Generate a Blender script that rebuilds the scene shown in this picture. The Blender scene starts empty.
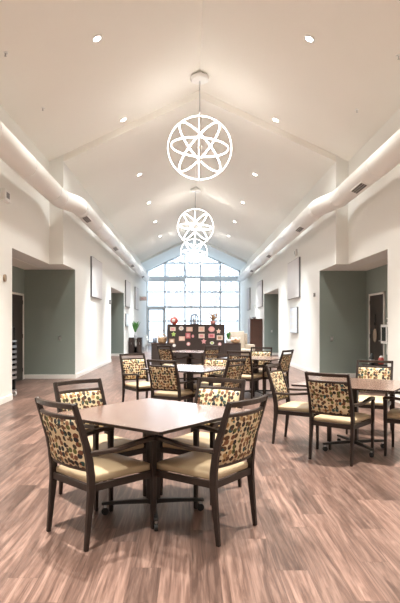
import bpy, math, random
from mathutils import Vector, Matrix
PI = math.pi
R = math.radians
S = bpy.context.scene
COL = S.collection
random.seed(7)

# ------------------------------------------------------------------ camera
F_PX, VX, VY, H = 530.0, 190.0, 325.0, 1.38
cam = bpy.data.cameras.new('camera'); camo = bpy.data.objects.new('camera', cam); COL.objects.link(camo)
camo.location = (0, 0, H); camo.rotation_euler = (PI / 2, 0, 0)
cam.sensor_fit = 'AUTO'; cam.sensor_width = 36.0
cam.lens = 36.0 * F_PX / 603.0
cam.shift_x = (200.0 - VX) / 603.0
cam.shift_y = (VY - 301.5) / 603.0
cam.clip_start = 0.05; cam.clip_end = 300
S.camera = camo

# ------------------------------------------------------------------ materials
MATS = {}
def mat(name, color=(.8, .8, .8), rough=.5, metal=0.0, spec=.5, emit=None, estr=0.0, coat=0.0, noise=None, bump=None):
    if name in MATS: return MATS[name]
    m = bpy.data.materials.new(name); m.use_nodes = True
    nt = m.node_tree; b = nt.nodes['Principled BSDF']
    b.inputs['Base Color'].default_value = (*color, 1)
    b.inputs['Roughness'].default_value = rough
    b.inputs['Metallic'].default_value = metal
    b.inputs['Specular IOR Level'].default_value = spec
    b.inputs['Coat Weight'].default_value = coat
    if emit:
        b.inputs['Emission Color'].default_value = (*emit, 1); b.inputs['Emission Strength'].default_value = estr
    if noise or bump:
        tc = nt.nodes.new('ShaderNodeTexCoord')
    if noise:
        sc, amt = noise
        n = nt.nodes.new('ShaderNodeTexNoise'); n.inputs['Scale'].default_value = sc; n.inputs['Detail'].default_value = 4
        nt.links.new(tc.outputs['Object'], n.inputs['Vector'])
        mx = nt.nodes.new('ShaderNodeMix'); mx.data_type = 'RGBA'
        mx.inputs['A'].default_value = (*[c * (1 - amt) for c in color], 1)
        mx.inputs['B'].default_value = (*[min(1, c * (1 + amt)) for c in color], 1)
        nt.links.new(n.outputs['Fac'], mx.inputs['Factor'])
        nt.links.new(mx.outputs['Result'], b.inputs['Base Color'])
    if bump:
        sc, st = bump
        n2 = nt.nodes.new('ShaderNodeTexNoise'); n2.inputs['Scale'].default_value = sc; n2.inputs['Detail'].default_value = 3
        nt.links.new(tc.outputs['Object'], n2.inputs['Vector'])
        bp = nt.nodes.new('ShaderNodeBump'); bp.inputs['Strength'].default_value = st; bp.inputs['Distance'].default_value = .01
        nt.links.new(n2.outputs['Fac'], bp.inputs['Height']); nt.links.new(bp.outputs['Normal'], b.inputs['Normal'])
    MATS[name] = m
    return m

M_wall = mat('wall_paint', (.79, .79, .755), .75, noise=(1.2, .02), bump=(60, .05))
M_ceil = mat('ceiling_paint', (.83, .81, .755), .8, noise=(.8, .02))
M_soffit = mat('soffit_paint', (.74, .78, .77), .7, noise=(.8, .03))
M_green = mat('sage_paint', (.25, .295, .265), .7, noise=(1.5, .05), bump=(60, .05))
M_base = mat('baseboard_paint', (.84, .82, .78), .45, noise=(3, .02))
M_frame = mat('white_frame', (.74, .79, .83), .4, noise=(4, .02))
M_dark = mat('espresso_wood', (.022, .013, .010), .42, coat=.0, spec=.35, noise=(9, .3))
M_rail = mat('espresso_wood_rail', (.036, .022, .016), .38, coat=.1, spec=.4, noise=(9, .3))
M_cush = mat('tan_vinyl', (.45, .345, .22), .45, noise=(5, .06), bump=(90, .08))
M_black = mat('black_metal', (.016, .015, .015), .38, noise=(20, .2))
M_rubber = mat('black_rubber', (.01, .01, .01), .6, noise=(30, .2))
M_steel = mat('steel', (.55, .55, .55), .3, metal=1.0, noise=(20, .05))
M_duct = mat('duct_paint', (.79, .79, .765), .5, noise=(3, .03))
M_ductdark = mat('grille_dark', (.10, .09, .08), .6, noise=(20, .1))
M_door = mat('dark_door', (.045, .036, .030), .5, noise=(6, .15))
M_panel = mat('acoustic_cloth', (.70, .70, .71), .9, noise=(40, .03), bump=(150, .1))
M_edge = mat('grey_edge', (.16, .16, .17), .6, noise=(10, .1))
M_white = mat('white_plastic', (.82, .82, .80), .4, noise=(10, .02))
M_brass = mat('bronze_ring', (.35, .25, .17), .4, noise=(10, .1))
M_led = mat('led_strip', (1, 1, 1), .5, emit=(1.0, .95, .89), estr=8.5)
M_lamp = mat('downlight_lens', (1, 1, 1), .5, emit=(1.0, .93, .85), estr=25.0)
M_cab = mat('walnut_cabinet', (.085, .04, .028), .4, noise=(6, .25))
M_board = mat('dark_board', (.045, .030, .025), .55, noise=(12, .15))
M_leaf = mat('leaf_green', (.09, .30, .07), .5, noise=(15, .3))
M_terra = mat('pink_pot', (.60, .25, .22), .5, noise=(10, .1))
M_red = mat('red_glaze', (.62, .12, .09), .35, noise=(8, .15))
M_cream = mat('cream_cloth', (.38, .31, .24), .9, noise=(12, .08))
M_snow = mat('pale_ground', (.85, .87, .87), .9, noise=(.5, .1))
M_bark = mat('pale_bark', (.50, .52, .55), .9, noise=(3, .2))
M_basket = mat('wicker', (.40, .25, .13), .8, noise=(25, .3), bump=(60, .6))
M_grey = mat('grey_plastic', (.22, .22, .22), .4, noise=(10, .1))
M_blueg = mat('blue_grey', (.16, .19, .24), .5, noise=(10, .1))

def glass_mat():
    m = bpy.data.materials.new('window_glass'); m.use_nodes = True; nt = m.node_tree
    nt.nodes.remove(nt.nodes['Principled BSDF'])
    t = nt.nodes.new('ShaderNodeBsdfTransparent'); t.inputs['Color'].default_value = (.96, .98, 1, 1)
    g = nt.nodes.new('ShaderNodeBsdfGlossy'); g.inputs['Roughness'].default_value = .02
    mx = nt.nodes.new('ShaderNodeMixShader'); mx.inputs['Fac'].default_value = .05
    nt.links.new(t.outputs[0], mx.inputs[1]); nt.links.new(g.outputs[0], mx.inputs[2])
    nt.links.new(mx.outputs[0], nt.nodes['Material Output'].inputs['Surface'])
    return m
M_glass = glass_mat()
M_dglass = mat('dark_glass', (.03, .035, .035), .12, noise=(3, .1))

def floor_mat():
    m = bpy.data.materials.new('vinyl_planks'); m.use_nodes = True; nt = m.node_tree; N = nt.nodes; L = nt.links
    b = N['Principled BSDF']
    def M(op, a, c=None, d=None):
        n = N.new('ShaderNodeMath'); n.operation = op
        for i, v in enumerate((a, c, d)):
            if v is None: continue
            if isinstance(v, (int, float)): n.inputs[i].default_value = v
            else: L.new(v, n.inputs[i])
        return n.outputs[0]
    tc = N.new('ShaderNodeTexCoord'); sep = N.new('ShaderNodeSeparateXYZ'); L.new(tc.outputs['Object'], sep.inputs[0])
    X, Y = sep.outputs['X'], sep.outputs['Y']
    PW, PL = .165, 1.22
    xs = M('DIVIDE', X, PW); row = M('FLOOR', xs); fx = M('FRACT', xs)
    wn = N.new('ShaderNodeTexWhiteNoise'); wn.noise_dimensions = '1D'; L.new(row, wn.inputs['W'])
    ys = M('ADD', M('DIVIDE', Y, PL), M('MULTIPLY', wn.outputs['Value'], 7.0)); col = M('FLOOR', ys); fy = M('FRACT', ys)
    cv = N.new('ShaderNodeCombineXYZ'); L.new(row, cv.inputs['X']); L.new(col, cv.inputs['Y'])
    w2 = N.new('ShaderNodeTexWhiteNoise'); w2.noise_dimensions = '2D'; L.new(cv.outputs[0], w2.inputs['Vector']); rnd = w2.outputs['Value']
    ex = M('MULTIPLY', M('MINIMUM', fx, M('SUBTRACT', 1.0, fx)), PW); ey = M('MULTIPLY', M('MINIMUM', fy, M('SUBTRACT', 1.0, fy)), PL)
    seam = M('LESS_THAN', M('MINIMUM', ex, ey), .0016)
    def grain(sx, sy, sc, det, dist):
        c = N.new('ShaderNodeCombineXYZ'); L.new(M('MULTIPLY', X, sx), c.inputs['X']); L.new(M('MULTIPLY_ADD', rnd, 31.0, M('MULTIPLY', Y, sy)), c.inputs['Y']); L.new(M('MULTIPLY', rnd, 9.0), c.inputs['Z'])
        n = N.new('ShaderNodeTexNoise'); n.inputs['Scale'].default_value = sc; n.inputs['Detail'].default_value = det; n.inputs['Roughness'].default_value = .62; n.inputs['Distortion'].default_value = dist
        L.new(c.outputs[0], n.inputs['Vector']); return n.outputs['Fac']
    g1 = grain(11, .75, 1.6, 4, 1.3); g2 = grain(75, 1.5, 1.5, 3, .2)
    g = M('ADD', M('MULTIPLY', g1, .72), M('MULTIPLY', g2, .28))
    cr = N.new('ShaderNodeValToRGB'); e = cr.color_ramp.elements
    e[0].position = .34; e[0].color = (.058, .032, .024, 1); e[1].position = .64; e[1].color = (.235, .150, .120, 1)
    el = e.new(.48); el.color = (.118, .070, .055, 1)
    L.new(g, cr.inputs['Fac'])
    tone = N.new('ShaderNodeMapRange'); tone.inputs['To Min'].default_value = .72; tone.inputs['To Max'].default_value = 1.26; L.new(rnd, tone.inputs['Value'])
    mul = N.new('ShaderNodeMix'); mul.data_type = 'RGBA'; mul.blend_type = 'MULTIPLY'; mul.inputs['Factor'].default_value = 1
    L.new(cr.outputs['Color'], mul.inputs['A']); L.new(tone.outputs[0], mul.inputs['B'])
    sm = N.new('ShaderNodeMix'); sm.data_type = 'RGBA'; sm.inputs['B'].default_value = (.055, .032, .026, 1)
    L.new(M('MULTIPLY', seam, .6), sm.inputs['Factor']); L.new(mul.outputs['Result'], sm.inputs['A'])
    L.new(sm.outputs['Result'], b.inputs['Base Color'])
    b.inputs['Roughness'].default_value = .36; b.inputs['Specular IOR Level'].default_value = .38
    bp = N.new('ShaderNodeBump'); bp.inputs['Strength'].default_value = .1; bp.inputs['Distance'].default_value = .002
    L.new(g2, bp.inputs['Height']); L.new(bp.outputs['Normal'], b.inputs['Normal'])
    return m
M_floor = floor_mat()

def tabletop_mat():
    m = bpy.data.materials.new('laminate_top'); m.use_nodes = True; nt = m.node_tree; N = nt.nodes; L = nt.links
    b = N['Principled BSDF']; tc = N.new('ShaderNodeTexCoord')
    mp = N.new('ShaderNodeMapping'); mp.inputs['Scale'].default_value = (2, 22, 2); L.new(tc.outputs['Object'], mp.inputs['Vector'])
    n = N.new('ShaderNodeTexNoise'); n.inputs['Scale'].default_value = 1.5; n.inputs['Detail'].default_value = 5; n.inputs['Distortion'].default_value = .5; L.new(mp.outputs[0], n.inputs['Vector'])
    cr = N.new('ShaderNodeValToRGB'); e = cr.color_ramp.elements
    e[0].position = .3; e[0].color = (.21, .115, .085, 1); e[1].position = .75; e[1].color = (.35, .22, .17, 1)
    L.new(n.outputs['Fac'], cr.inputs['Fac']); L.new(cr.outputs['Color'], b.inputs['Base Color'])
    b.inputs['Roughness'].default_value = .24; b.inputs['Specular IOR Level'].default_value = .8
    b.inputs['Coat Weight'].default_value = 1.0; b.inputs['Coat Roughness'].default_value = .20; b.inputs['Coat IOR'].default_value = 1.75
    return m
M_top = tabletop_mat()

def dots_mat():
    m = bpy.data.materials.new('dotted_fabric'); m.use_nodes = True; nt = m.node_tree; N = nt.nodes; L = nt.links
    b = N['Principled BSDF']; tc = N.new('ShaderNodeTexCoord'); oi = N.new('ShaderNodeObjectInfo')
    sep = N.new('ShaderNodeSeparateXYZ'); L.new(tc.outputs['Object'], sep.inputs[0])
    sc = N.new('ShaderNodeMath'); sc.operation = 'MULTIPLY'; sc.inputs[1].default_value = 9.0; L.new(oi.outputs['Random'], sc.inputs[0])
    ad = N.new('ShaderNodeMath'); ad.operation = 'ADD'; L.new(sep.outputs['X'], ad.inputs[0]); L.new(sc.outputs[0], ad.inputs[1])
    co = N.new('ShaderNodeCombineXYZ'); L.new(ad.outputs[0], co.inputs['X']); L.new(sep.outputs['Z'], co.inputs['Y'])
    cols = [(.0, (.60, .50, .33)), (.10, (.115, .055, .03)), (.28, (.025, .024, .026)), (.44, (.185, .085, .045)), (.56, (.10, .10, .035)), (.66, (.15, .06, .035)), (.74, (.03, .075, .075)), (.82, (.34, .20, .09)), (.92, (.055, .04, .03))]
    prev = None
    for scale, rad, off in ((27.0, .45, 0.0), (40.0, .33, 5.3)):
        v = N.new('ShaderNodeTexVoronoi'); v.voronoi_dimensions = '2D'; v.feature = 'F1'
        v.inputs['Scale'].default_value = scale; v.inputs['Randomness'].default_value = .55
        if off:
            o = N.new('ShaderNodeVectorMath'); o.operation = 'ADD'; o.inputs[1].default_value = (off, off * .7, 0); L.new(co.outputs[0], o.inputs[0]); L.new(o.outputs[0], v.inputs['Vector'])
        else:
            L.new(co.outputs[0], v.inputs['Vector'])
        lt = N.new('ShaderNodeMath'); lt.operation = 'LESS_THAN'; lt.inputs[1].default_value = rad; L.new(v.outputs['Distance'], lt.inputs[0])
        sx = N.new('ShaderNodeSeparateColor'); L.new(v.outputs['Color'], sx.inputs[0])
        cr = N.new('ShaderNodeValToRGB'); cr.color_ramp.interpolation = 'CONSTANT'
        e = cr.color_ramp.elements
        e[0].position = 0; e[0].color = (*cols[0][1], 1); e[1].position = cols[1][0]; e[1].color = (*cols[1][1], 1)
        for p, c in cols[2:]:
            q = e.new(p); q.color = (*c, 1)
        L.new(sx.outputs['Red'], cr.inputs['Fac'])
        mx = N.new('ShaderNodeMix'); mx.data_type = 'RGBA'
        if prev is None: mx.inputs['A'].default_value = (.62, .51, .33, 1)
        else: L.new(prev.outputs['Result'], mx.inputs['A'])
        if off:
            g = N.new('ShaderNodeMath'); g.operation = 'GREATER_THAN'; g.inputs[1].default_value = .62; L.new(sx.outputs['Green'], g.inputs[0])
            mm = N.new('ShaderNodeMath'); mm.operation = 'MULTIPLY'; L.new(lt.outputs[0], mm.inputs[0]); L.new(g.outputs[0], mm.inputs[1])
            L.new(mm.outputs[0], mx.inputs['Factor'])
        else:
            L.new(lt.outputs[0], mx.inputs['Factor'])
        L.new(cr.outputs['Color'], mx.inputs['B']); prev = mx
    L.new(prev.outputs['Result'], b.inputs['Base Color'])
    b.inputs['Roughness'].default_value = .75; b.inputs['Specular IOR Level'].default_value = .25
    return m
M_dots = dots_mat()

# ------------------------------------------------------------------ mesh builder
class MB:
    def __init__(s): s.v = []; s.f = []
    def box(s, x0, x1, y0, y1, z0, z1):
        x0, x1 = min(x0, x1), max(x0, x1); y0, y1 = min(y0, y1), max(y0, y1); z0, z1 = min(z0, z1), max(z0, z1)
        n = len(s.v)
        s.v += [(x0, y0, z0), (x1, y0, z0), (x1, y1, z0), (x0, y1, z0), (x0, y0, z1), (x1, y0, z1), (x1, y1, z1), (x0, y1, z1)]
        s.f += [tuple(n + i for i in q) for q in ((3, 2, 1, 0), (4, 5, 6, 7), (0, 1, 5, 4), (1, 2, 6, 5), (2, 3, 7, 6), (3, 0, 4, 7))]
        return s
    def sweep(s, pts, side, hw, hd, closed=False):
        """rectangular bar along pts; side = fixed half-width axis; hw along side, hd across"""
        pts = [Vector(p) for p in pts]; k = len(pts); n = len(s.v); sd = Vector(side).normalized()
        for i, p in enumerate(pts):
            if closed: t = pts[(i + 1) % k] - pts[i - 1]
            else: t = pts[min(i + 1, k - 1)] - pts[max(i - 1, 0)]
            t.normalize(); nr = sd.cross(t).normalized()
            a = hw[i] if isinstance(hw, (list, tuple)) else hw; d = hd[i] if isinstance(hd, (list, tuple)) else hd
            for u, w in ((1, 1), (-1, 1), (-1, -1), (1, -1)): s.v.append(tuple(p + sd * a * u + nr * d * w))
        for i in range(k if closed else k - 1):
            j = (i + 1) % k
            for q in range(4):
                r = (q + 1) % 4
                s.f.append((n + 4 * i + q, n + 4 * i + r, n + 4 * j + r, n + 4 * j + q))
        if not closed:
            s.f.append((n + 3, n + 2, n + 1, n)); s.f.append(tuple(n + 4 * (k - 1) + q for q in range(4)))
        return s
    def tube(s, pts, rad, seg=10, cap=True):
        pts = [Vector(p) for p in pts]; k = len(pts); n = len(s.v); prev = None
        for i, p in enumerate(pts):
            t = (pts[min(i + 1, k - 1)] - pts[max(i - 1, 0)]).normalized()
            a = prev if prev is not None else (Vector((0, 0, 1)) if abs(t.z) < .9 else Vector((1, 0, 0)))
            u = (a - t * a.dot(t)).normalized(); w = t.cross(u); prev = u
            r = rad[i] if isinstance(rad, (list, tuple)) else rad
            for q in range(seg):
                an = 2 * PI * q / seg; s.v.append(tuple(p + u * (r * math.cos(an)) + w * (r * math.sin(an))))
        for i in range(k - 1):
            for q in range(seg):
                r2 = (q + 1) % seg
                s.f.append((n + seg * i + q, n + seg * i + r2, n + seg * (i + 1) + r2, n + seg * (i + 1) + q))
        if cap:
            s.f.append(tuple(n + q for q in reversed(range(seg)))); s.f.append(tuple(n + seg * (k - 1) + q for q in range(seg)))
        return s
    def lathe(s, prof, c=(0, 0, 0), seg=20, cap=True):
        n = len(s.v); k = len(prof)
        for r, z in prof:
            for q in range(seg):
                an = 2 * PI * q / seg; s.v.append((c[0] + r * math.cos(an), c[1] + r * math.sin(an), c[2] + z))
        for i in range(k - 1):
            for q in range(seg):
                r2 = (q + 1) % seg
                s.f.append((n + seg * i + q, n + seg * i + r2, n + seg * (i + 1) + r2, n + seg * (i + 1) + q))
        if cap:
            s.f.append(tuple(n + q for q in reversed(range(seg)))); s.f.append(tuple(n + seg * (k - 1) + q for q in range(seg)))
        return s
    def prism(s, poly, axis, a, b):
        """poly: 2-D points; axis 'y' -> (x,z), 'x' -> (y,z), 'z' -> (x,y)"""
        def P(p, d):
            return {'y': (p[0], d, p[1]), 'x': (d, p[0], p[1]), 'z': (p[0], p[1], d)}[axis]
        n = len(s.v); k = len(poly)
        s.v += [P(p, a) for p in poly] + [P(p, b) for p in poly]
        s.f.append(tuple(n + i for i in reversed(range(k)))); s.f.append(tuple(n + k + i for i in range(k)))
        for i in range(k):
            j = (i + 1) % k; s.f.append((n + i, n + j, n + k + j, n + k + i))
        return s
    def ball(s, c, rx, ry, rz, seg=14, rings=8):
        prof = []
        n = len(s.v)
        for i in range(1, rings):
            a = PI * i / rings
            for q in range(seg):
                an = 2 * PI * q / seg
                s.v.append((c[0] + rx * math.sin(a) * math.cos(an), c[1] + ry * math.sin(a) * math.sin(an), c[2] - rz * math.cos(a)))
        for i in range(rings - 2):
            for q in range(seg):
                r2 = (q + 1) % seg
                s.f.append((n + seg * i + q, n + seg * i + r2, n + seg * (i + 1) + r2, n + seg * (i + 1) + q))
        s.f.append(tuple(n + q for q in reversed(range(seg)))); s.f.append(tuple(n + seg * (rings - 2) + q for q in range(seg)))
        return s
    def quad(s, *p):
        n = len(s.v); s.v += [tuple(q) for q in p]; s.f.append(tuple(range(n, n + len(p)))); return s
    def build(s, name, m, parent=None, loc=(0, 0, 0), rz=0, bevel=0, bseg=2, smooth=False, **tags):
        me = bpy.data.meshes.new(name); me.from_pydata(s.v, [], s.f); me.update()
        import bmesh
        bm = bmesh.new(); bm.from_mesh(me); bmesh.ops.recalc_face_normals(bm, faces=bm.faces); bm.to_mesh(me); bm.free()
        me.materials.append(m)
        o = bpy.data.objects.new(name, me); COL.objects.link(o)
        o.location = loc; o.rotation_euler = (0, 0, rz)
        if parent: o.parent = parent
        if smooth:
            for p in me.polygons: p.use_smooth = True
        if bevel:
            b = o.modifiers.new('bevel', 'BEVEL'); b.width = bevel; b.segments = bseg; b.limit_method = 'ANGLE'; b.angle_limit = R(35)
            if smooth: b.harden_normals = False
        for k, val in tags.items(): o[k] = val
        return o

def empty(name, loc=(0, 0, 0), rz=0, label=None, category=None, group=None, kind=None):
    o = bpy.data.objects.new(name, None); COL.objects.link(o); o.empty_display_size = .1
    o.location = loc; o.rotation_euler = (0, 0, rz)
    tag(o, label, category, group, kind)
    return o
def tag(o, label=None, category=None, group=None, kind=None):
    if label: o['label'] = label
    if category: o['category'] = category
    if group: o['group'] = group
    if kind: o['kind'] = kind
    return o
def copy_tree(o, parent=None):
    c = o.copy(); COL.objects.link(c)
    if parent: c.parent = parent
    for ch in list(KIDS.get(o.name, [])):
        k = copy_tree(ch, c); KIDS.setdefault(c.name, []).append(k)
    return c
KIDS = {}
def index_kids():
    KIDS.clear()
    for o in bpy.data.objects:
        if o.parent: KIDS.setdefault(o.parent.name, []).append(o)

# ------------------------------------------------------------------ room
LN, RN, LF, RF = -3.28, 3.69, -2.95, 3.40          # wall planes, near and far section
JY, EY, YB = 12.35, 36.0, -5.0                     # jog, end wall, back wall
EAVE, SOF = 5.19, 2.80
RX = .215
RIDN, RIDF = 6.85, 6.68
AL = [(9.77, 13.6), (19.8, 23.6)]
AR = [(9.9, 13.9), (20.4, 24.3)]
ALX, ARX = -4.25, 4.62

MB().box(-6, 6.5, YB - .2, EY + .15, -.15, 0).build('floor', M_floor, kind='structure')

def side_wall(name, near, far, alc, sgn):
    m = MB(); out = sgn * .45
    TOP = EAVE + .02
    def seg(x, y0, y1, z0, z1): m.box(x, x + out, y0, y1, z0, z1)
    (a0, a1), (b0, b1) = alc
    seg(near, YB, a0, 0, TOP); seg(near, a0, JY, SOF, TOP)
    TF = EAVE + .33
    m.box(far, near + out, JY, a1, SOF, TF)
    m.box(far, near + out, a1 + .02, b0, 0, TF); m.box(far, near + out, a1, a1 + .02, SOF, TF)
    m.box(far, near + out, b0, b1 + .02, SOF, TF); m.box(far, near + out, b1 + .02, EY, 0, TF)
    return m.build(name, M_wall, kind='structure')
side_wall('wall_left', LN, LF, AL, -1)
side_wall('wall_right', RN, RF, AR, 1)
MB().prism([(LN, 0), (RN, 0), (RN, EAVE), (RX, RIDN), (LN, EAVE)], 'y', YB - .15, YB).build('wall_back', M_wall, kind='structure')

# ceiling: near gable, step, far gable
c = MB()
def slab(x0, z0, x1, z1, ya, yb, t=.15): c.prism([(x0, z0), (x1, z1), (x1, z1 + t), (x0, z0 + t)], 'y', ya, yb)
SN = (RIDN - EAVE) / (RX - LN)
slab(LN - .3, EAVE - .3 * SN, RX, RIDN, YB, JY); slab(RX, RIDN, RN + .3, EAVE - .3 * SN, YB, JY)
SF = (RIDF - EAVE) / (RX - LF)
slab(LF, EAVE, RX, RIDF, JY, EY, .45); slab(RX, RIDF, RF, EAVE, JY, EY, .45)
c.build('ceiling', M_ceil, kind='structure')
# lower sage-grey bay in front of the window wall
c = MB(); D = .13
slab(LF, EAVE - D, RX, RIDF - D, 31.6, EY, D + .01); slab(RX, RIDF - D, RF, EAVE - D, 31.6, EY, D + .01)
c.build('ceiling_soffit', M_soffit, kind='structure')

def alcove(sfx, far, near, ax, a0, a1, sgn, door, frm_y):
    m = MB()
    m.box(far, ax + sgn * .15, a1, a1 + .018, 0, SOF)                # far cheek
    m.box(ax, ax + sgn * .15, a0 - .1, a1, 0, SOF)                    # door wall
    m.box(near + sgn * .02, ax + sgn * .15, a0 - .1, a0, 0, SOF)      # near cheek
    m.build('wall_alcove_' + sfx, M_green, kind='structure')
    MB().box(near + sgn * .46, ax + sgn * .15, a0 - .1, a1, SOF, SOF + .1).build('ceiling_alcove_' + sfx, M_ceil, kind='structure')
    b = MB(); b.box(far, ax, a1 - .014, a1, 0, .11)
    y0, y1 = frm_y
    b.box(ax - sgn * .014, ax, y1, a1 - .014, 0, .11); b.box(ax - sgn * .014, ax, a0, y0, 0, .11)
    b.build('baseboard_alcove_' + sfx, M_base, kind='structure', bevel=.004)
alcove('left', LF, LN, ALX, *AL[0], -1, 0, (12.42, 13.48))
alcove('right', RF, RN, ARX, *AR[0], 1, 0, (12.55, 13.63))
alcove('far_left', LF, LN, ALX, *AL[1], -1, 0, (22.4, 23.46))
alcove('far_right', RF, RN, ARX, *AR[1], 1, 0, (23.0, 24.06))

def alcove_door(n, ax, sgn, y0, y1, hinge_far=True):
    t = empty('door_%d' % n, (ax, 0, 0), kind='structure')
    w = .055
    m = MB(); x0, x1 = -sgn * .03, 0
    m.box(x0, x1, y0, y0 + w, 0, 2.17); m.box(x0, x1, y1 - w, y1, 0, 2.17); m.box(x0, x1, y0, y1, 2.12, 2.17)
    m.build('door_frame', M_base, t, bevel=.004)
    MB().box(-sgn * .012, 0, y0 + w, y1 - w, .01, 2.12).build('door_leaf', M_door, t)
    for z in (.25, 1.1, 1.95):
        MB().box(-sgn * .022, -sgn * .012, y1 - w - .02, y1 - w + .01, z - .05, z + .05).build('hinge', M_black, t)
    h = MB(); h.tube([(-sgn * .012, y0 + .12, 1.0), (-sgn * .06, y0 + .12, 1.0), (-sgn * .06, y0 + .24, 1.0)], .011, 8)
    h.build('door_handle', M_steel, t, smooth=True)
    return t
alcove_door(1, ALX, -1, 12.42, 13.48)
d2 = alcove_door(2, ARX, 1, 12.55, 13.63)
alcove_door(3, ALX, -1, 22.4, 23.46)
alcove_door(4, ARX, 1, 23.0, 24.06)

def basebd(name, x, sgn, y0, y1):
    MB().box(x, x - sgn * .015, y0, y1, 0, .11).build(name, M_base, kind='structure', bevel=.004)
basebd('baseboard_left', LN, -1, YB, AL[0][0]); basebd('baseboard_right', RN, 1, YB, AR[0][0])
for i, (y0, y1) in enumerate(((AL[0][1] + .02, AL[1][0]), (AL[1][1] + .02, EY - .1))): basebd('baseboard_left_far.%03d' % i if i else 'baseboard_left_far', LF, -1, y0, y1)
for i, (y0, y1) in enumerate(((AR[0][1] + .02, AR[1][0]), (AR[1][1] + .02, EY - .1))): basebd('baseboard_right_far.%03d' % i if i else 'baseboard_right_far', RF, 1, y0, y1)

# ------------------------------------------------------------------ window wall
def roof_z(x): return RIDF - D - SF * abs(x - RX) * (1 if x < RX else (RIDF - EAVE) / (RF - RX) / SF)
VM = [LF + .04, -1.70, -.34, .72, 2.05, RF - .04]
ZM = [.05, 1.65, 2.59, 3.62, 4.62]
W = empty('window_1', (0, EY, 0), kind='structure')
m = MB()
for i, x in enumerate(VM):
    m.box(x - .055, x + .055, -.06, .06, 0, roof_z(x) - .02)
for z in ZM: 
    h = .05 if z < 2.5 or z == 3.62 else .07
    if z in (.05, 1.65): m.box(VM[1] + .04, VM[5] - .04, -.05, .05, z - h, z + h)
    else: m.box(VM[0] + .04, VM[5] - .04, -.05, .05, z - h, z + h)
m.box(VM[1] + .04, VM[4] - .04, -.05, .05, 5.53, 5.63)
m.sweep([(LF, 0, EAVE - D - .02), (RX, 0, RIDF - D - .02)], (0, 1, 0), .06, .06); m.sweep([(RX, 0, RIDF - D - .02), (RF, 0, EAVE - D - .02)], (0, 1, 0), .06, .06)
m.build('window_frame', M_frame, W)
MB().prism([(LF, 2.59), (VM[1], 2.59), (VM[1], .05), (RF, .05), (RF, EAVE - D), (RX, RIDF - D), (LF, EAVE - D)], 'y', -.004, .004).build('window_pane', M_glass, W)
# glazed exit door in the left bay
G = empty('door_5', (0, EY, 0), kind='structure')
x0, x1 = VM[0] + .04, VM[1] - .04
m = MB(); fr = .10
m.box(x0, x0 + fr, -.05, .05, 0, 2.53); m.box(x1 - fr, x1, -.05, .05, 0, 2.53); m.box(x0, x1, -.05, .05, 2.40, 2.53); m.box(x0, x1, -.05, .05, .01, .25)
m.box(x0, x1, -.04, .04, 1.60, 1.68)
m.build('door_frame', M_frame, G)
MB().box(x0 + fr, x1 - fr, -.004, .004, .25, 2.4).build('door_pane', M_glass, G)
MB().box(x0 + fr, x1 - fr, -.11, -.07, .96, 1.02).box(x0 + fr + .02, x0 + fr + .07, -.07, -.05, .96, 1.02).box(x1 - fr - .07, x1 - fr - .02, -.07, -.05, .96, 1.02).build('push_bar', M_grey, G)
for nm, (a, b), lab in (('l', (VM[0] + .02, VM[2]), 'left of the middle bay'), ('r', (VM[3], VM[5] - .02), 'right of the middle bay')):
    t = empty('roller_shade', ((a + b) / 2, EY - .13, 4.33), 0, 'white roller shade box across the window wall ' + lab, 'roller shade', 'roller shade boxes on the window wall')
    hw = (b - a) / 2
    MB().box(-hw, hw, -.07, .07, .03, .22).build('cassette', M_frame, t, bevel=.01)
    MB().tube([(-hw + .03, 0, .02), (hw - .03, 0, .02)], .018, 8).build('hem_bar', M_grey, t)

# outside: pale ground and bare trees
MB().box(-40, 40, EY + .15, 110, -.4, -.2).build('ground_outside', M_snow, kind='structure')
def bare_tree(x, y, h, label):
    m = MB(); rnd = random.Random(int(x * 31 + y * 7))
    def branch(p, d, L, r, depth):
        pts = [p]; q = p
        for i in range(3):
            d2 = (d + Vector((rnd.uniform(-.13, .13), rnd.uniform(-.13, .13), rnd.uniform(-.02, .1)))).normalized(); q = q + d2 * L / 3; pts.append(q)
        m.tube(pts, [r, r * .85, r * .72, r * .6], 6, cap=False)
        if depth == 0: return
        for k in range(4 if depth > 1 else 3):
            t = rnd.uniform(.35, 1.0); bp = p.lerp(q, t); az = rnd.uniform(0, 2 * PI); tl = rnd.uniform(.5, .95)
            nd = (d + Vector((math.cos(az) * tl, math.sin(az) * tl, .1))).normalized()
            branch(bp, nd, L * rnd.uniform(.5, .7), r * .5, depth - 1)
    branch(Vector((0, 0, -.05)), Vector((0, 0, 1)), h * .6, h * .016, 3)
    m.build('bare_tree', M_bark, loc=(x, y, -.2), label=label, category='tree', group='bare trees beyond the window wall')
TREES = [(-5.2, 47, 11, 'bare pale tree seen through the panes right above the exit door'),
         (-2.2, 52, 12, 'bare pale tree behind the second window bay from the left'),
         (.2, 45, 9, 'bare pale tree seen through the narrow middle window bay'),
         (2.3, 50, 12, 'bare pale tree behind the bay right of the middle bay'),
         (4.8, 46, 10, 'bare pale tree seen through the rightmost window bay'),
         (-7.0, 60, 13, 'far bare tree behind the leftmost window panes'),
         (5.6, 62, 14, 'far bare tree behind the right window bays')]
for t in TREES: bare_tree(*t)

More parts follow.
